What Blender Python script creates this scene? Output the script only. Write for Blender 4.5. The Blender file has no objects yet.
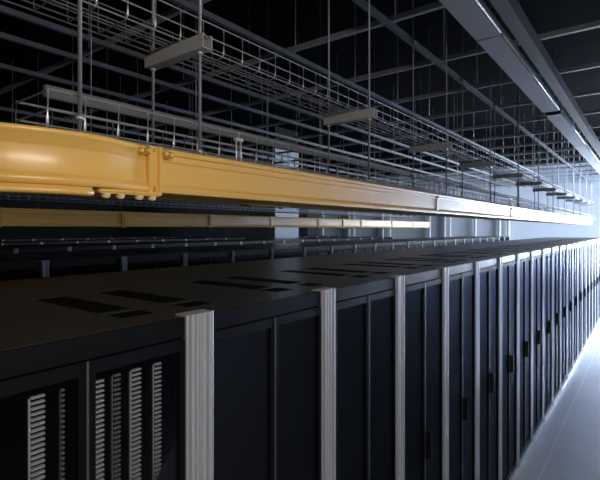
import bpy, math, random
from mathutils import Vector
random.seed(4)
SC = bpy.context.scene
COL = SC.collection
H = 2.234                      # eye height above the floor
YAW = math.radians(37.4)

# ------------------------------------------------------------------ camera
cam = bpy.data.cameras.new('camera')
cam.sensor_fit = 'HORIZONTAL'; cam.sensor_width = 36
cam.lens = 458 / 600 * 36
cam.shift_y = -11 / 600
cam.clip_start = 0.05; cam.clip_end = 100
co = bpy.data.objects.new('camera', cam); COL.objects.link(co)
co.location = (0, 0, H); co.rotation_euler = (math.pi / 2, 0, YAW - math.pi / 2)
SC.camera = co
# ------------------------------------------------------------------ world, exposure
w = bpy.data.worlds.new('world'); SC.world = w; w.use_nodes = True
bg = w.node_tree.nodes['Background']
bg.inputs[0].default_value = (0.62, 0.76, 1.0, 1); bg.inputs[1].default_value = 1.0
SC.view_settings.view_transform = 'Standard'; SC.view_settings.look = 'None'
SC.view_settings.gamma = 1; SC.view_settings.use_curve_mapping = False
SC.view_settings.exposure = 1.5
# ------------------------------------------------------------------ large lights
def area(name, loc, rot, sx, sy, power, color):
    l = bpy.data.lights.new(name, 'AREA'); l.shape = 'RECTANGLE'
    l.size = sx; l.size_y = sy; l.energy = power; l.color = color
    o = bpy.data.objects.new(name, l); COL.objects.link(o)
    o.location = loc; o.rotation_euler = rot
    return o
R = math.radians
# added daylight lamps outside the two added, unseen windows (side wall Y=-3, end wall X=17.6)
area('daylight_side', (13.2, -3.35, 2.1), (R(90), 0, 0), 5.4, 2.4, 620, (0.80, 0.88, 1.0))
area('daylight_end', (17.95, -0.95, 2.1), (R(90), 0, R(90)), 3.0, 2.4, 330, (0.80, 0.88, 1.0))

# ------------------------------------------------------------------ materials
MATS = {}
def mat(name, col, rough=0.5, metal=0.0, noise=0.0, scale=8.0, coat=0.0, bump=0.0, emit=None, spec=0.5, wave=None):
    m = bpy.data.materials.new(name); m.use_nodes = True
    nt = m.node_tree; b = nt.nodes['Principled BSDF']
    b.inputs['Base Color'].default_value = (*col, 1)
    b.inputs['Roughness'].default_value = rough
    b.inputs['Metallic'].default_value = metal
    b.inputs['Specular IOR Level'].default_value = spec
    b.inputs['Coat Weight'].default_value = coat
    b.inputs['Coat Roughness'].default_value = 0.24
    tc = nt.nodes.new('ShaderNodeTexCoord')
    n = nt.nodes.new('ShaderNodeTexNoise'); n.inputs['Scale'].default_value = scale
    n.inputs['Detail'].default_value = 4
    nt.links.new(tc.outputs['Object'], n.inputs['Vector'])
    mx = nt.nodes.new('ShaderNodeMix'); mx.data_type = 'RGBA'
    mx.inputs['A'].default_value = (*[c * (1 - noise) for c in col], 1)
    mx.inputs['B'].default_value = (*[min(1, c * (1 + noise)) for c in col], 1)
    nt.links.new(n.outputs['Fac'], mx.inputs['Factor'])
    nt.links.new(mx.outputs['Result'], b.inputs['Base Color'])
    if bump:
        bp = nt.nodes.new('ShaderNodeBump'); bp.inputs['Strength'].default_value = bump
        bp.inputs['Distance'].default_value = 0.01
        nt.links.new(n.outputs['Fac'], bp.inputs['Height'])
        nt.links.new(bp.outputs['Normal'], b.inputs['Normal'])
    if emit:
        b.inputs['Emission Color'].default_value = (*emit[0], 1)
        b.inputs['Emission Strength'].default_value = emit[1]
    MATS[name] = m
    return m
M = MATS
mat('yellow', (0.88, 0.53, 0.13), 0.42, noise=0.04, scale=5, coat=0.5)
mat('yellow_dark', (0.74, 0.40, 0.09), 0.38, noise=0.06, scale=20, coat=0.2)
mat('cream', (0.85, 0.68, 0.36), 0.4, noise=0.05)
mat('joint', (0.12, 0.07, 0.02), 0.6)
mat('rack_black', (0.012, 0.012, 0.014), 0.45, noise=0.15, scale=30)
mat('rack_top', (0.046, 0.043, 0.040), 0.33, noise=0.12, scale=3)
mat('rack_inside', (0.012, 0.012, 0.014), 0.6)
mat('brush', (0.004, 0.004, 0.004), 0.95, noise=0.5, scale=200, spec=0.1)
mat('aluminium', (0.58, 0.60, 0.65), 0.42, metal=0.35, noise=0.015, scale=40)
mat('alu_seam', (0.05, 0.05, 0.055), 0.5)
mat('header', (0.008, 0.009, 0.012), 0.38, noise=0.05, spec=0.12)
mat('base_rail', (0.6, 0.62, 0.65), 0.4, metal=0.3)
mat('strip', (0.16, 0.165, 0.18), 0.35, metal=0.5, noise=0.05)
mat('door_frame', (0.005, 0.006, 0.009), 0.55, noise=0.1, spec=0.12)
mat('handle', (0.008, 0.008, 0.008), 0.4)
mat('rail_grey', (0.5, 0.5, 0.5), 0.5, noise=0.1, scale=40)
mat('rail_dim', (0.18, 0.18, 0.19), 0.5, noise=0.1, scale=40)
mat('wire', (0.50, 0.52, 0.56), 0.42, metal=0.55, noise=0.1, scale=30)
mat('bracket', (0.48, 0.49, 0.51), 0.5, noise=0.05)
mat('post_pale', (0.85, 0.86, 0.88), 0.4)  # rear-row aluminium posts, extra brightness put into the colour where lamp light falls short
mat('strut', (0.14, 0.147, 0.16), 0.7, metal=0.0, noise=0.18, scale=12)
mat('strut_dark', (0.48, 0.50, 0.54), 0.55, metal=0.2,
     noise=0.2, scale=12)
mat('rod', (0.34, 0.35, 0.38), 0.45, metal=0.5, noise=0.1, scale=60)
mat('nut', (0.75, 0.76, 0.78), 0.35, metal=0.5)
mat('white_paint', (0.80, 0.82, 0.85), 0.5, noise=0.04)
mat('fixture', (0.40, 0.41, 0.44), 0.5, noise=0.05)
mat('tube_off', (0.85, 0.87, 0.9), 0.2)
mat('trunking', (0.10, 0.105, 0.115), 0.5)
mat('ceiling_black', (0.002, 0.002, 0.003), 1.0, spec=0.05,
     noise=0.3, scale=2)
mat('wall_black', (0.008, 0.008, 0.010), 0.9, noise=0.2, scale=2)
mat('led', (0.6, 0.7, 0.9), 0.4, emit=((0.75, 0.85, 1.0), 1.2))
mat('lamp_glow', (1, 1, 1), 0.4, emit=((1.0, 0.86, 0.66), 6.0))

def wall_mat(name, low, high, z):
    m = mat(name, low, 0.75, noise=0.05, scale=1.5)
    nt = m.node_tree; b = nt.nodes['Principled BSDF']
    src = b.inputs['Base Color'].links[0].from_socket
    geo = nt.nodes.new('ShaderNodeNewGeometry'); sp = nt.nodes.new('ShaderNodeSeparateXYZ')
    nt.links.new(geo.outputs['Position'], sp.inputs[0])
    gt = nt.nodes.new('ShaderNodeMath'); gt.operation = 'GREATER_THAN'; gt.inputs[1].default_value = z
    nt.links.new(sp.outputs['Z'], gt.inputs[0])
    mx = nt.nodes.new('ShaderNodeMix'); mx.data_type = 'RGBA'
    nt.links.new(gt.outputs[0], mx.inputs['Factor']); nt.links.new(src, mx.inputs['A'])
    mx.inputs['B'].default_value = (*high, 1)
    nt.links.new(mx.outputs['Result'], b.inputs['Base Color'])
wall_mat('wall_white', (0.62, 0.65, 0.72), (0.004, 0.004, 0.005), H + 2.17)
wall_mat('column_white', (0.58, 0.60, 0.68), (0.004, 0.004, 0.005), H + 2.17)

def floor_mat():
    m = mat('floor_tiles', (0.76, 0.78, 0.80), 0.2, noise=0.04, scale=2)
    nt = m.node_tree; b = nt.nodes['Principled BSDF']
    src = b.inputs['Base Color'].links[0].from_socket
    tc = nt.nodes.new('ShaderNodeTexCoord'); mp = nt.nodes.new('ShaderNodeMapping')
    mp.inputs['Location'].default_value = (0, -0.19, 0)
    br = nt.nodes.new('ShaderNodeTexBrick'); br.offset = 0; br.inputs['Scale'].default_value = 1
    br.inputs['Brick Width'].default_value = 0.6; br.inputs['Row Height'].default_value = 0.6
    br.inputs['Mortar Size'].default_value = 0.006
    nt.links.new(tc.outputs['Object'], mp.inputs[0]); nt.links.new(mp.outputs[0], br.inputs['Vector'])
    mx = nt.nodes.new('ShaderNodeMix'); mx.data_type = 'RGBA'
    nt.links.new(br.outputs['Fac'], mx.inputs['Factor']); nt.links.new(src, mx.inputs['A'])
    mx.inputs['B'].default_value = (0.95, 0.95, 0.95, 1)
    nt.links.new(mx.outputs['Result'], b.inputs['Base Color'])
floor_mat()

def glass_mat(name, tint, refl, rough):
    m = bpy.data.materials.new(name); m.use_nodes = True; nt = m.node_tree
    nt.nodes.clear()
    out = nt.nodes.new('ShaderNodeOutputMaterial')
    tr = nt.nodes.new('ShaderNodeBsdfTransparent'); tr.inputs[0].default_value = (*tint, 1)
    gl = nt.nodes.new('ShaderNodeBsdfGlossy'); gl.inputs['Roughness'].default_value = rough
    gl.inputs['Color'].default_value = (refl * .85, refl * .93, refl * 1.15, 1)
    fr = nt.nodes.new('ShaderNodeFresnel'); fr.inputs[0].default_value = 1.45
    mx = nt.nodes.new('ShaderNodeMixShader')
    nt.links.new(fr.outputs[0], mx.inputs[0]); nt.links.new(tr.outputs[0], mx.inputs[1])
    nt.links.new(gl.outputs[0], mx.inputs[2]); nt.links.new(mx.outputs[0], out.inputs[0])
    MATS[name] = m
glass_mat('door_glass', (0.94, 0.95, 0.97), 0.17, 0.38)
glass_mat('window_glass', (0.92, 0.95, 0.97), 1.0, 0.02)

# ------------------------------------------------------------------ mesh helpers
class MB:
    def __init__(s): s.v = []; s.f = []; s.smooth = []
    def box(s, x0, x1, y0, y1, z0, z1):
        i = len(s.v)
        s.v += [(x, y, z) for z in (z0, z1) for y in (y0, y1) for x in (x0, x1)]
        for q in ((0, 2, 3, 1), (4, 5, 7, 6), (0, 1, 5, 4), (2, 6, 7, 3), (0, 4, 6, 2), (1, 3, 7, 5)):
            s.f.append([i + k for k in q]); s.smooth.append(False)
        return s
    def tube(s, a, b, r, n=6, r2=None):
        a = Vector(a); b = Vector(b); d = (b - a).normalized()
        u = d.orthogonal().normalized(); w_ = d.cross(u)
        r2 = r if r2 is None else r2
        i = len(s.v)
        for p, rr in ((a, r), (b, r2)):
            for k in range(n):
                t = 2 * math.pi * k / n
                s.v.append(tuple(p + rr * (math.cos(t) * u + math.sin(t) * w_)))
        for k in range(n):
            s.f.append([i + k, i + (k + 1) % n, i + n + (k + 1) % n, i + n + k]); s.smooth.append(n > 5)
        s.f.append([i + k for k in range(n)][::-1]); s.f.append([i + n + k for k in range(n)])
        s.smooth += [False, False]
        return s
    def poly_tube(s, pts, r, n=6):
        pts = [Vector(p) for p in pts]; rings = []
        for j, p in enumerate(pts):
            d = (pts[min(j + 1, len(pts) - 1)] - pts[max(j - 1, 0)]).normalized()
            u = Vector((0, 0, 1)).cross(d)
            if u.length < 1e-3: u = Vector((1, 0, 0))
            u.normalize(); w_ = d.cross(u)
            rings.append(len(s.v))
            for k in range(n):
                t = 2 * math.pi * k / n
                s.v.append(tuple(p + r * (math.cos(t) * u + math.sin(t) * w_)))
        for a, b in zip(rings, rings[1:]):
            for k in range(n):
                s.f.append([a + k, a + (k + 1) % n, b + (k + 1) % n, b + k]); s.smooth.append(True)
        s.f.append([rings[0] + k for k in range(n)][::-1]); s.f.append([rings[-1] + k for k in range(n)])
        s.smooth += [False, False]
        return s
    def sweep(s, prof, path, close=True):
        """prof: closed list of (n, z), path: list of (x, y, nx, ny, scale)"""
        m = len(prof); rings = []
        for (x, y, nx, ny, sc) in path:
            rings.append(len(s.v))
            for (n_, z) in prof: s.v.append((x + nx * n_ * sc, y + ny * n_ * sc, z))
        for a, b in zip(rings, rings[1:]):
            for k in range(m):
                s.f.append([a + k, a + (k + 1) % m, b + (k + 1) % m, b + k]); s.smooth.append(len(path) > 3)
        s.f.append([rings[0] + k for k in range(m)][::-1]); s.f.append([rings[-1] + k for k in range(m)])
        s.smooth += [False, False]
        return s
    def lathe(s, c, prof, n=14):
        i = len(s.v); m = len(prof)
        for (r, z) in prof:
            for k in range(n):
                t = 2 * math.pi * k / n; s.v.append((c[0] + r * math.cos(t), c[1] + r * math.sin(t), c[2] + z))
        for j in range(m - 1):
            for k in range(n):
                s.f.append([i + j * n + k, i + j * n + (k + 1) % n, i + (j + 1) * n + (k + 1) % n, i + (j + 1) * n + k]); s.smooth.append(True)
        s.f.append([i + k for k in range(n)][::-1]); s.f.append([i + (m - 1) * n + k for k in range(n)]); s.smooth += [False, False]
        return s
    def build(s, name, m, parent=None, bevel=0):
        me = bpy.data.meshes.new(name); me.from_pydata(s.v, [], s.f)
        me.polygons.foreach_set('use_smooth', s.smooth); me.materials.append(M[m]); me.update()
        import bmesh
        b = bmesh.new(); b.from_mesh(me); bmesh.ops.recalc_face_normals(b, faces=b.faces)
        if bevel:
            bmesh.ops.bevel(b, geom=b.edges[:], offset=bevel, segments=2, affect='EDGES', clamp_overlap=True)
        b.to_mesh(me); b.free()
        o = bpy.data.objects.new(name, me); COL.objects.link(o)
        if parent is not None: o.parent = parent
        return o
def tag(o, label=None, cat=None, group=None, kind=None):
    if label: o['label'] = label
    if cat: o['category'] = cat
    if group: o['group'] = group
    if kind: o['kind'] = kind
    return o
def empty(name, loc=(0, 0, 0)):
    o = bpy.data.objects.new(name, None); COL.objects.link(o); o.location = loc
    o.empty_display_size = 0.1
    return o
KIDS = {}
def copy_tree(o, parent=None):
    c = o.copy(); COL.objects.link(c)
    if parent is not None: c.parent = parent
    for ch in [k for k in list(o.children)]: copy_tree(ch, c)
    return c
ORD = ['first', 'second', 'third', 'fourth', 'fifth', 'sixth', 'seventh', 'eighth', 'ninth', 'tenth', 'eleventh', 'twelfth',
       'thirteenth', 'fourteenth', 'fifteenth', 'sixteenth', 'seventeenth', 'eighteenth', 'nineteenth', 'twentieth',
       'twenty-first', 'twenty-second', 'twenty-third', 'twenty-fourth', 'twenty-fifth', 'twenty-sixth']

# ------------------------------------------------------------------ room shell
XN, XF, YR, YL, ZC = -2.5, 17.6, -3.0, 13.0, 5.0
tag(MB().box(XN, XF, YR, YL, -0.2, 0).build('floor', 'floor_tiles'), kind='structure')
tag(MB().box(XN - .2, XF + .2, YR - .2, YL + .2, ZC, ZC + .2).build('ceiling', 'ceiling_black'), kind='structure')
tag(MB().box(XN, XF, YL, YL + .2, 0, ZC).build('wall_left', 'wall_black'), kind='structure')
tag(MB().box(XN - .2, XN, YR - .2, YL + .2, 0, ZC).build('wall_near', 'wall_black'), kind='structure')
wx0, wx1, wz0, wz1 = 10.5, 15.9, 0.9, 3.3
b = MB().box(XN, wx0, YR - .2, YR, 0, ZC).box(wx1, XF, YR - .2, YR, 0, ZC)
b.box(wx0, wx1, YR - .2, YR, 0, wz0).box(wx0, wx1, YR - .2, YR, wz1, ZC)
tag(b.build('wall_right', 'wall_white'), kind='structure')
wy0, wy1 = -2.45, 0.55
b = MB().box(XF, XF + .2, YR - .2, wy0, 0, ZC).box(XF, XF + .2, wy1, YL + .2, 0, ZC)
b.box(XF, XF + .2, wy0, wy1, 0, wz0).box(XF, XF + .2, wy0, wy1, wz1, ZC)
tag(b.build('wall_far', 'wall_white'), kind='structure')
def added_window(n, along, a0, a1, at, depth):  # unseen windows, added for the reflections on duct and cabinets
    root = empty('window_%d' % n, (0, 0, 0)); tag(root, kind='structure')
    f = MB()
    def bx(u0, u1, z0, z1, d0=0.04, d1=0.10):
        lo, hi = sorted((at + depth * d0, at + depth * d1))
        f.box(u0, u1, lo, hi, z0, z1) if along == 'x' else f.box(lo, hi, u0, u1, z0, z1)
    bx(a0, a1, wz0, wz0 + .05); bx(a0, a1, wz1 - .05, wz1)
    k = max(2, round((a1 - a0) / 1.5))
    for i in range(k + 1):
        u = a0 + (a1 - a0) * i / k
        u0, u1 = max(a0, u - .025), min(a1, u + .025)
        bx(u0, u1, wz0 + .05, wz1 - .05)
    f.build('window_frame', 'white_paint', root)
    g = MB(); lo, hi = sorted((at + depth * .065, at + depth * .072))
    g.box(a0 + .01, a1 - .01, lo, hi, wz0 + .01, wz1 - .01) if along == 'x' else g.box(lo, hi, a0 + .01, a1 - .01, wz0 + .01, wz1 - .01)
    g.build('window_pane', 'window_glass', root)
added_window(1, 'x', wx0, wx1, YR, -1)
added_window(2, 'y', wy0, wy1, XF, 1)

b = MB().box(9.36, 10.4, 8.0, 8.95, 0, ZC)
tag(b.build('concrete_column', 'column_white'), 'square white concrete column standing behind the rear cabinet rows, seen below the far yellow duct', 'column')
# white upright pipes by the end wall
for i, (y, d) in enumerate([(12.0, 'leftmost, behind the square column'), (10.6, 'second from the left'), (10.35, 'third from the left'), (8.95, 'wider one of a close pair'), (8.62, 'right one of a close pair'),
                       (6.9, 'sixth from the left'), (6.3, 'seventh from the left'), (6.1, 'eighth from the left'), (5.15, 'standing alone under the duct'), (4.3, 'second from the right'), (4.0, 'rightmost')]):
    p = MB().lathe((17.45, y, 0), [(0.045, 0), (0.045, 3.0)], 10).build('upright_pipe', 'white_paint')
    tag(p, 'white upright pipe against the pale end wall, %s' % d, 'pipe', 'upright pipes on the end wall')

# ------------------------------------------------------------------ server cabinets
PW, RH, RD, YF = 0.63, 2.0, 1.335, 0.993
def post_mb(x0, side, k=1.0):
    # fluted aluminium upright 45 mm wide; side -1: left edge of cabinet, +1: right
    b = MB(); wd = 0.046
    x1 = x0 + wd * (-side)
    a, c = min(x0, x1), max(x0, x1)
    prof = [(0, 0), (0, -.014), (.006, -.022), (.014, -.022), (.016, -.014), (.022, -.014), (.024, -.024), (.034, -.024),
            (.036, -.014), (.040, -.014), (.042, -.020), (.046, -.018), (.046, .03), (0, .03)]
    pts = [(a + p * k, q) for p, q in prof] if side < 0 else [(c - p * k, q) for p, q in prof]
    i = len(b.v); m = len(pts)
    for z in (0.0, RH + .004):
        for (x, y) in pts: b.v.append((x, y, z))
    for k in range(m):
        b.f.append([i + k, i + (k + 1) % m, i + m + (k + 1) % m, i + m + k]); b.smooth.append(False)
    b.f.append([i + k for k in range(m)]); b.f.append([i + m + k for k in range(m)]); b.smooth += [False, False]
    return b
G = 0.0015
def finger_strip(x0, x1, y, z0, z1, step=0.0115, dz=0.0045):
    b = MB()
    b.box(x0, x0 + (x1 - x0) * .12, y, y + .006, z0, z1)
    z = z0
    while z < z1:
        b.box(x0 + (x1 - x0) * .12, x1, y - .004, y + .004, z, z + dz); z += step
    return b
def make_cabinet(level):
    r = empty('server_cabinet')
    L, Rr = G, PW - G
    b = MB()
    b.box(L, L + .015, .03, RD, 0.03, RH - .045).box(Rr - .015, Rr, .03, RD, 0.03, RH - .045)
    b.box(L + .015, Rr - .015, RD - .015, RD, .03, RH - .045)
    b.box(L, Rr, .03, RD, 0, .03).box(L, Rr, .03, RD, RH - .045, RH - .03)
    b.build('carcass', 'rack_black', r)
    # top panel: strips around real openings
    op = [(.055, .160), (.470, .575)]
    t = MB(); z0, z1 = RH - .03, RH
    ys = [0, .105, .195, .225, .64, RD]
    for k in range(5):
        if k in (1, 3):
            xs = [L, op[0][0], op[0][1], op[1][0], op[1][1], Rr]
            for q in (0, 2, 4): t.box(xs[q], xs[q + 1], ys[k], ys[k + 1], z0, z1)
        else:
            t.box(L, Rr, ys[k], ys[k + 1], z0, z1)
    t.build('top_panel', 'rack_top', r)
    for (a, c) in op:
        for (y0, y1) in ((.105, .195), (.225, .64)):
            MB().box(a + .001, c - .001, y0 + .001, y1 - .001, RH - .029, RH - .002).build('brush_opening', 'brush', r)
    for side, x in ((-1, L), (1, Rr)):
        post_mb(x, side, 1.0 if level == 0 else .55).build('corner_post', 'aluminium' if level == 0 else 'post_pale', r)
    hd = MB().box(L + (.047 if level == 0 else .026), Rr - (.047 if level == 0 else .026), -.012, .0, RH - .052, RH - .001)
    hd.build('header', 'header' if level == 0 else 'rack_inside', r)
    if level == 0:
        MB().box(L + .047, Rr - .047, -.026, .01, .0, .045).build('base_rail', 'base_rail', r)
    xm = (L + Rr) / 2
    for i, (a, c) in enumerate(((L + .049, xm - .003), (xm + .003, Rr - .049))):
        d = MB(); zb, zt = .055, RH - .056; fw = .016
        d.box(a, a + fw, -.016, .004, zb, zt).box(c - fw, c, -.016, .004, zb, zt)
        d.box(a + fw, c - fw, -.016, .004, zb, zb + .05).box(a + fw, c - fw, -.016, .004, zt - .03, zt)
        dr = d.build('door', 'door_frame', r)
        MB().box(a + fw, c - fw, -.008, -.004, zb + .05, zt - .03).build('door_glass', 'door_glass', dr)
        if i == 0:
            s = MB().box(c + .0005, c + .0055, -.018, -.012, zb, zt)
            s.build('meeting_strip', 'strip', dr)
        if i == 1 and level == 0:
            h = MB().box(a + .005, a + .019, -.030, -.016, .97, 1.13)
            hd_ = h.build('handle', 'handle', dr, bevel=.003)
            MB().box(a + .008, a + .018, -.046, -.030, .98, 1.13).build('lever', 'handle', hd_, bevel=.002)
    return r
def add_inside(r, strips):
    for (a, c, y, bright) in strips:
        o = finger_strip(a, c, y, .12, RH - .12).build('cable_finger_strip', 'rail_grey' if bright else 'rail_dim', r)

def row(proto, name_row, x0, n, yf, grp, skip=()):
    out = []
    for i in range(n):
        if i in skip: continue
        c = proto if (i == 0 and proto is not None and proto.get('used') is None) else copy_tree(proto)
        if c is proto: pass
        c.location = (x0 + PW * i, yf, 0)
        tag(c, None, 'server cabinet', grp)
        out.append(c)
    return out
# --- front row
XS = 0.828 - PW * 2
proto = make_cabinet(0)
cabs = []
N1 = 24
for i in range(N1):
    c = proto if i == 0 else copy_tree(proto)
    c.location = (XS + PW * i, YF, 0)
    cabs.append(c)
hints = {0: 'black cabinet at the left end of the front row, at the picture edge',
         1: 'black glass-door cabinet left of the first bright post in the front row',
         2: 'black glass-door cabinet between the first and second aluminium posts of the front row',
         3: 'black glass-door cabinet between the second and third aluminium posts of the front row',
         4: 'black glass-door cabinet between the third and fourth aluminium posts of the front row'}
for i, c in enumerate(cabs):
    if i in hints: lab = hints[i]
    elif i == N1 - 1: lab = 'black glass-door cabinet closing the far right end of the front row'
    else: lab = 'black glass-door cabinet right of the %s aluminium post in the front row' % ORD[i - 1]
    tag(c, lab, 'server cabinet', 'server cabinets in the front row')
# cable strips seen through the nearest doors
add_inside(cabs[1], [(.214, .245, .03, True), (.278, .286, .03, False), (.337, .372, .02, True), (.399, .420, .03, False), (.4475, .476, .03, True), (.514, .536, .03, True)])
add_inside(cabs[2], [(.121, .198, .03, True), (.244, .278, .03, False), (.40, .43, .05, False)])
for k, (ca, zz) in enumerate([(2, 1.62), (2, 1.36), (3, 1.70), (3, 1.42)]):
    bx_ = cabs[ca].location.x
    sw = empty('network_switch', (bx_ + .33, YF + .12, zz))
    MB().box(-.24, .24, 0, .3, 0, .044).build('chassis', 'rack_inside', sw, bevel=.002)
    for q in range(2):
        MB().box(.12 + q * .05, .126 + q * .05, -.003, 0, .02, .026).build('indicator_light', 'led', sw)
    tag(sw, '%s dark network switch behind glass between the %s and %s front posts' % (('upper', 'lower')[k % 2], ORD[ca - 2], ORD[ca - 1]), 'network switch', 'network switches in the front cabinets')

# --- rows behind (plain versions of the same cabinet)
p2 = make_cabinet(1)
def back_row(x0, n, yf, which, grp, used):
    for i in range(n):
        c = p2 if not used[0] else copy_tree(p2)
        used[0] = True
        c.location = (x0 + PW * i, yf, 0)
        tag(c, 'black server cabinet, %s from the left in the %s' % (ORD[i], which), 'server cabinet', grp)
U = [False]
back_row(1.52 - PW, 23, 3.51, 'second row, behind the front row', 'server cabinets in the second row', U)
back_row(2.91 - PW * 2, 17, 6.02, 'third row', 'server cabinets in the third row', U)
back_row(3.0, 9, 8.5, 'fourth row left of the square column', 'server cabinets in the fourth row', U)
back_row(10.75, 4, 8.5, 'fourth row right of the square column', 'server cabinets right of the column', U)
back_row(3.9, 9, 11.0, 'fifth row, the farthest', 'server cabinets in the fifth row', U)

# ------------------------------------------------------------------ yellow fibre ducts
def duct_profile(wd, z0, z1, t=.004):
    """closed U profile; n from 0 (near wall outside) to wd (far wall outside)"""
    h = z1 - z0
    out = [(-.006, z1), (-.008, z1 - .006), (-.006, z1 - .014), (0, z1 - .018), (.000, z1 - .034), (.003, z1 - .037), (.004, z1 - .041),
           (.002, z0 + .030), (.000, z0 + .025), (-.007, z0 + .020), (-.009, z0 + .012), (-.007, z0 + .002), (-.002, z0)]
    mid = [(wd * .22, z0), (wd * .24, z0 + .004), (wd * .76, z0 + .004), (wd * .78, z0)]
    far = [(wd - n_, z) for (n_, z) in reversed(out)]
    outer = out + mid + far
    inner = [(wd - .010, z1), (wd - .010, z0 + .010), (.010, z0 + .010), (.010, z1)]
    return outer + inner
def coupler_profile(wd, z0, z1, g):
    return [(-g, z1 + .002), (-g, z0 + .02), (-g * .7, z0 - g * .5), (.01, z0 - g * .8), (wd - .01, z0 - g * .8), (wd + g * .7, z0 - g * .5), (wd + g, z0 + .02), (wd + g, z1 + .002),
            (wd + .001, z1 + .002), (wd + .001, z0 + .002 - .003), (-.0, z0 - .001), (-.0, z1 + .002)]
def knob(parent, c, axis, r=.009, L=.014, m='cream'):
    # rounded screw cap along axis
    c = Vector(c); ax = Vector(axis).normalized(); b = MB()
    prev = None
    ps = [(0, r), (L * .5, r), (L * .8, r * .8), (L, r * .35)]
    for (d0, r0), (d1, r1) in zip(ps, ps[1:]):
        b.tube(c + ax * d0, c + ax * d1, r0, 12, r1)
    return b.build('screw_knob', m, parent)

YD, ZB, ZT, DW = 1.12, H + .1025, H + .231, .26
duct = empty('cable_duct', (0.9, YD, ZB))
tag(duct, 'large glossy yellow fibre duct with curved elbow hanging over the front cabinet row', 'cable duct')
def rel(o, root):
    o.parent = root; o.location = -Vector(root.location); return o
class Rooted:
    def __init__(s, root): s.root = root
    def __call__(s, mb, name, m, bevel=0):
        o = mb.build(name, m, None, bevel); rel(o, s.root); return o
RB = Rooted(duct)
prof = duct_profile(DW, ZB, ZT)
joints = [0.78, 2.96, 5.0, 7.05, 9.1, 11.15, 13.2]
for a, c in zip(joints, joints[1:]):
    RB(MB().sweep(prof, [(a + .001, YD, 0, 1, 1), (c - .001, YD, 0, 1, 1)]), 'straight_section', 'yellow')
# elbow: slightly proud of the straight run, turning away to the left
path = []
for k in range(11):
    t = k / 10; e = t * t * (3 - 2 * t)
    path.append((.779 - .19 * t, YD - .036 * e, 0, 1, 1 + .16 * e))
NF = len(path)
RR = .47; cx, cy = .58, YD - .036 + RR
for k in range(0, 25):
    t = math.radians(90 * k / 24)
    path.append((cx - RR * math.sin(t), cy - RR * math.cos(t), math.sin(t), math.cos(t), 1.16))
path.append((cx - RR, cy + .6, 1, 0, 1.16))
EB = Rooted(duct)
elbow = RB(MB().sweep(prof, path), 'elbow_section', 'yellow')
# second rim running under the elbow
rim = [(-.004, ZB - .006), (-.010, ZB - .010), (-.010, ZB - .018), (-.004, ZB - .022), (.03, ZB - .022), (.03, ZB - .001), (-.002, ZB - .001)]
RB(MB().sweep(rim, path[NF:]), 'elbow_lower_rim', 'yellow')
# big bolted coupler at the elbow
def coupler(root, B, x, y, wd, z0, z1, big):
    g = .012 if big else .005; hw = .020 if big else .016
    pr = coupler_profile(wd, z0, z1, g)
    if big:
        for dx in (-.016, .016):
            B(MB().sweep(coupler_profile(wd, z0, z1, .014), [(x + dx - .007, y, 0, 1, 1), (x + dx + .007, y, 0, 1, 1)]), 'coupler_flange', 'yellow', bevel=.002)
        B(MB().sweep(coupler_profile(wd, z0, z1, .006), [(x - .010, y, 0, 1, 1), (x + .010, y, 0, 1, 1)]), 'coupler_seam', 'yellow')
        for dx, dz, rr in ((-.028, -.004, .012), (-.050, -.008, .010), (.030, -.006, .013), (.046, -.010, .011)):
            o = knob(None, (x + dx, y - .004, z1 - .012 + dz * .6), (0, -1, 0), rr, .020, 'yellow'); rel(o, root)
    else:
        B(MB().sweep(pr, [(x - hw, y, 0, 1, 1), (x + hw, y, 0, 1, 1)]), 'coupler', 'yellow_dark')
        o = knob(None, (x, y - g, z1 - .02), (0, -1, 0), .007, .008, 'yellow_dark'); rel(o, root)
for i, x in enumerate(joints[:-1]):
    coupler(duct, RB, x, YD, DW, ZB, ZT, i == 0)
# plate and cream wing knobs underneath
RB(MB().box(.60, .78, YD - .035, YD + .16, ZB - .012, ZB - .001), 'joint_plate', 'yellow', bevel=.004)
for (x, y) in ((.625, YD - .02), (.665, YD - .02), (.72, YD - .02), (.76, YD - .02)):
    o = knob(None, (x, y, ZB - .012), (0, 0, -1), .012, .012, 'cream'); rel(o, duct)
for x in (1.42, 1.62, 2.80, 2.90, 3.02, 3.12, 4.9, 5.1):
    o = knob(None, (x, YD + DW * .88, ZB), (0, 0, -1), .010, .012, 'cream'); rel(o, duct)
for x in (1.42, 1.62):
    pass
RB(MB().box(1.38, 1.66, YD + DW * .8, YD + DW * .97, ZB - .004, ZB), 'joint_plate', 'yellow')

YD2, ZB2, ZT2 = 4.0, H + .022, H + .165
duct2 = empty('cable_duct', (1.0, YD2, ZB2))
tag(duct2, 'far yellow fibre duct running level above the second cabinet row, ending mid-picture', 'cable duct')
B2 = Rooted(duct2)
prof2 = duct_profile(.28, ZB2, ZT2)
j2 = [0.3, 1.4, 2.45, 3.54, 4.6, 5.7, 6.4, 7.0, 8.2, 9.2, 10.1]
for a, c in zip(j2, j2[1:]):
    B2(MB().sweep(prof2, [(a + .001, YD2, 0, 1, 1), (c - .001, YD2, 0, 1, 1)]), 'straight_section', 'yellow')
for x in j2[1:-1]:
    B2(MB().sweep(coupler_profile(.28, ZB2, ZT2, .012), [(x - .02, YD2, 0, 1, 1), (x + .02, YD2, 0, 1, 1)]), 'coupler', 'yellow_dark')

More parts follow.
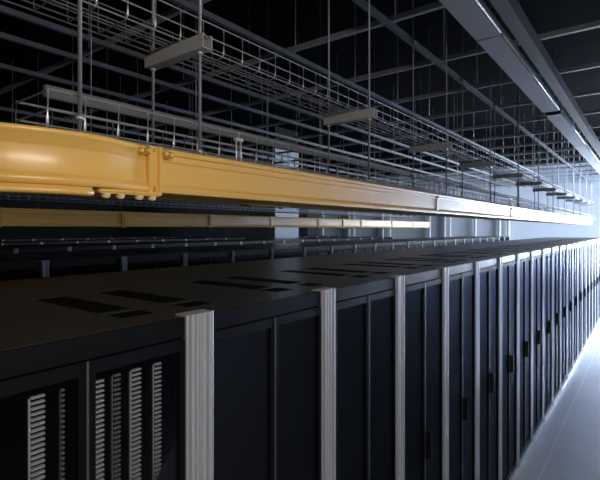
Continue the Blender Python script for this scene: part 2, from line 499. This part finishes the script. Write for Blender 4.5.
# ------------------------------------------------------------------ wire mesh trays
def wire_tray(name, label, y0, y1, z0, z1, x0, x1, r, near_long, rail=None):
    root = empty(name, (x0, y0, z0)); B = Rooted(root); tag(root, label, 'cable tray')
    nl = MB()
    zz = [z0 + (z1 - z0) * k / near_long for k in range(near_long + 1)]
    for z in zz:
        nl.tube((x0, y0, z), (x1, y0, z), r, 5); nl.tube((x0, y1, z), (x1, y1, z), r, 5)
    nb = max(2, round((y1 - y0) / .05))
    for k in range(1, nb):
        y = y0 + (y1 - y0) * k / nb; nl.tube((x0, y, z0), (x1, y, z0), r, 5)
    cw = nl; x = x0; c = .018
    n = int(round((x1 - x0) / .1))
    for i in range(n + 1):
        x = x0 + .1 * i
        cw.poly_tube([(x, y0, z1), (x, y0, z0 + c), (x, y0 + c * .3, z0 + c * .3), (x, y0 + c, z0), (x, y1 - c, z0), (x, y1 - c * .3, z0 + c * .3), (x, y1, z0 + c), (x, y1, z1)], r * 1.05, 5)
    B(cw, 'wire_mesh', 'wire')
    return root, B
t1, TB = wire_tray('wire_mesh_tray', 'upper grey wire mesh cable tray running empty below the ceiling struts', 1.28, 1.455, H + .648, H + .752, -.6, 15.4, .0026, 2)
t2, TB2 = wire_tray('wire_mesh_tray', 'lower wire mesh cable tray lying just above the near yellow duct', 1.25, 1.45, H + .262, H + .366, .55, 15.35, .0034, 2)
eb = MB()
for z in (H + .31, H + .362): eb.tube((.55, 1.25, z), (.55, 1.45, z), .0028, 5)
TB2(eb, 'end_wires', 'wire')
# flat grey band strip behind the lower tray
o = MB().box(.64, 15.0, 1.4722, 1.495, H + .405, H + .445).build('side_rail', 'strut', None, bevel=.003)
tag(o, 'long flat grey steel rail running along the back of the lower mesh tray', 'rail')
# lid strip / pale ledge under the far part of the lower tray
def channel(b, axis, a0, a1, c, z, wd=.041, h=.041, t=.003, open_up=False):
    """slotted strut: U channel"""
    def bx(p0, p1, q0, q1, z0, z1):
        if axis == 'x': b.box(p0, p1, q0, q1, z0, z1)
        else: b.box(q0, q1, p0, p1, z0, z1)
    bx(a0, a1, c - wd / 2, c - wd / 2 + t, z, z + h); bx(a0, a1, c + wd / 2 - t, c + wd / 2, z, z + h)
    bx(a0, a1, c - wd / 2, c + wd / 2, z - t, z)
    bx(a0, a1, c - wd / 2, c - wd / 2 + .010, z + h, z + h + t); bx(a0, a1, c + wd / 2 - .010, c + wd / 2, z + h, z + h + t)
    return b
# trapeze hangers
hx = [1.02, 2.19, 3.37, 4.55, 5.73, 6.91, 8.09, 9.27, 10.45, 11.63, 12.81, 13.99]
hx = [-.16] + hx
hangdesc = ['leftmost of all'] + ['%s from the left' % ORD[i] for i in range(len(hx))]
ZG = 1.50
proto_h = None
for i, x in enumerate(hx):
    if proto_h is None:
        h = empty('trapeze_hanger', (x, 1.32, H + .60)); proto_h = h
        b = MB(); channel(b, 'y', -.155, .17, 0, 0.0)
        b.build('channel', 'bracket', h)
        for y in (-.115, .147):
            rd = MB().tube((0, y, -.368), (0, y, ZC - H - .60), .0055, 8).build('threaded_rod', 'rod', h)
            MB().tube((0, y, -.012), (0, y, -.004), .011, 6).build('nut', 'nut', rd)
            MB().tube((0, y, -.343), (0, y, -.335), .011, 6).build('nut', 'nut', rd)
        b = MB(); channel(b, 'y', -.135, .165, 0, -.362, .03, .013)
        b.build('lower_channel', 'strut_dark', h)
    else:
        h = copy_tree(proto_h); h.location = (x, 1.32, H + .60)
    tag(h, 'trapeze hanger with two threaded rods carrying the mesh trays, %s' % hangdesc[i], 'hanger', 'trapeze hangers under the upper mesh tray')
# rods beside the elbow and joint clips
def drop_rod(x, y, z, label):
    r = empty('drop_rod', (x, y, z))
    MB().tube((0, 0, 0), (0, 0, ZC - z), .0058, 8).build('threaded_rod', 'rod', r)
    MB().tube((0, 0, .0), (0, 0, .012), .013, 6).build('nut', 'nut', r)
    MB().box(-.012, .012, -.012, .012, -.012, 0).build('clip', 'nut', r, bevel=.002)
    MB().tube((0, 0, .045), (0, 0, .055), .012, 6).build('nut', 'nut', r)
    tag(r, label, 'rod')
drop_rod(.617, 1.215, ZT + .016, 'thick threaded rod dropping to the top of the yellow elbow')
for k, x in enumerate([1.22, 3.3, 5.4, 7.5]):
    c = empty('duct_clip', (x, 1.222, ZT + .002))
    for dx in (-.012, .012): MB().tube((dx, 0, 0), (dx, 0, .10), .0035, 8).build('bolt', 'nut', c)
    MB().box(-.02, .02, -.008, .008, .094, .106).build('upper_plate', 'nut', c, bevel=.002)
    MB().box(-.02, .02, -.010, .010, 0, .010).build('lower_plate', 'nut', c, bevel=.002)
    tag(c, 'small bright bolted clip rising from the near duct, %s from the left' % ORD[k], 'clip', 'bolted clips on the near yellow duct')

# ------------------------------------------------------------------ ceiling strut grid
def strut(axis, a0, a1, c, z, label, grp, m='strut', wd=.034):
    b = MB(); channel(b, axis, a0, a1, c, z, wd, .034)
    o = b.build('ceiling_strut', m); tag(o, label, 'strut', grp)
zx = H + 1.455; zy = H + 1.50
long_rails = [(1.49, 'over the front cabinet row'), (2.42, 'just behind the upper mesh tray'), (3.45, 'first of three close rails behind the tray'),
              (3.92, 'middle of three close rails behind the tray'), (4.65, 'last of three close rails behind the tray'),
              (6.3, 'over the third cabinet row'), (8.3, 'over the fourth cabinet row'), (10.6, 'over the fifth cabinet row')]
for y, d in long_rails:
    strut('x', -1.5, 17.4, y, zx, 'long grey ceiling strut running lengthwise %s' % d, 'lengthwise ceiling struts', 'strut')
xs = [0.9, 2.02, 3.05, 4.05, 5.05, 6.05, 7.05, 8.05, 9.05, 10.05, 11.05, 12.05, 13.05, 14.05, 15.05, 16.05, 17.05]
for i, x in enumerate(xs):
    strut('y', -2.9, 12.9, x, zy + .006, 'crosswise dark ceiling strut, %s counting from the camera' % ORD[i], 'crosswise ceiling struts', 'strut_dark')
# hanger rods of the grid, as visible thin verticals
rn = 0
names_y = {1.49: 'over the front row', 2.42: 'behind the upper tray', 3.92: 'on the middle of the three close rails', 6.3: 'over the third row', 8.3: 'over the fourth row'}
rp = None
for y in names_y:
    for i, x in enumerate(xs):
        if rp is None:
            rp = MB().tube((0, 0, 0), (0, 0, ZC - zx - .05), .005, 6).build('ceiling_rod', 'rod'); o = rp
        else:
            o = rp.copy(); COL.objects.link(o)
        o.location = (x + .05, y, zx + .045)
        tag(o, 'thin ceiling rod %s, near the %s cross strut' % (names_y[y], ORD[i]), 'rod', 'thin rods holding the ceiling struts')
# long drop rods hanging below the grid behind the trays (down to the far tray level)
lp = None; k = 0
for y, z in ((3.0, H + .32), (5.6, H + .30), (7.6, H + .3)):
    for x in ([1.6, 2.5, 3.4, 4.3, 5.6, 7.2, 9.0, 11.0] if y < 4 else [3.2, 4.6, 6.2, 8.0, 10.0, 12.0]):
        if lp is None:
            lp = MB().tube((0, 0, 0), (0, 0, ZC - H - .32), .0045, 6).build('hanging_rod', 'rod'); o = lp
        else:
            o = lp.copy(); COL.objects.link(o)
        o.location = (x, y, H + .32)
        tag(o, 'long thin hanging rod %s, %s from the left' % ({3.0: 'behind the near trays', 5.6: 'between the second and third rows', 7.6: 'between the third and fourth rows'}[y],
            ORD[([1.6, 2.5, 3.4, 4.3, 5.6, 7.2, 9.0, 11.0] if y < 4 else [3.2, 4.6, 6.2, 8.0, 10.0, 12.0]).index(x)]), 'rod', 'long rods hanging behind the trays')
# far mesh tray at the level under the near duct
wire_tray('wire_mesh_tray', 'far wire mesh tray seen between the two yellow ducts', 5.45, 5.75, H + .32, H + .42, 1.0, 12.5, .004, 2)

# ------------------------------------------------------------------ luminaires (unlit) over the aisle
lx = [(.9, 3.25), (3.27, 5.72), (5.90, 8.3), (8.32, 10.7), (10.72, 13.1), (13.12, 15.5)]
for i, (a, c) in enumerate(lx):
    z = H + 1.30
    r = empty('strip_light', (a, .80, z))
    MB().box(0, c - a, 0, .155, 0, .004).box(0, c - a, .0, .004, .004, .075).box(0, c - a, .151, .155, .004, .075).box(0, c - a, .0, .155, .075, .08).build('housing', 'fixture', r)
    MB().tube((.03, -.012, .004), (c - a - .03, -.012, .004), .007, 8).build('edge_trim', 'tube_off', r)
    tag(r, 'unlit grey strip light over the aisle, %s' % ('%s of the continuous line from the camera' % ORD[i]), 'strip light', 'strip lights over the aisle')
# cable trunking beside them
o = MB().box(.9, 15.5, .66, .745, H + 1.33, H + 1.43).build('cable_trunking', 'trunking'); tag(o, 'dark metal trunking running beside the aisle strip lights', 'trunking')

# ------------------------------------------------------------------ warm lamp added unseen behind the viewer, for the duct highlight
zl = H + .80
r = empty('batten_lamp', (0.05, -1.15, zl)); tag(r, 'lit warm batten lamp hanging over the aisle behind the viewer', 'lamp')
MB().box(-.6, .6, -.06, .06, .02, .08).build('housing', 'white_paint', r)
MB().tube((-.58, 0, 0), (.58, 0, 0), .018, 10).build('tube', 'lamp_glow', r)
for x in (-.5, .5): MB().tube((x, 0, .08), (x, 0, ZC - zl), .004, 6).build('suspension_wire', 'rod', r)
l = area('batten_light', (0.05, -1.15, zl - .03), (R(62), 0, 0), 1.2, .16, 14, (1.0, 0.90, 0.78));
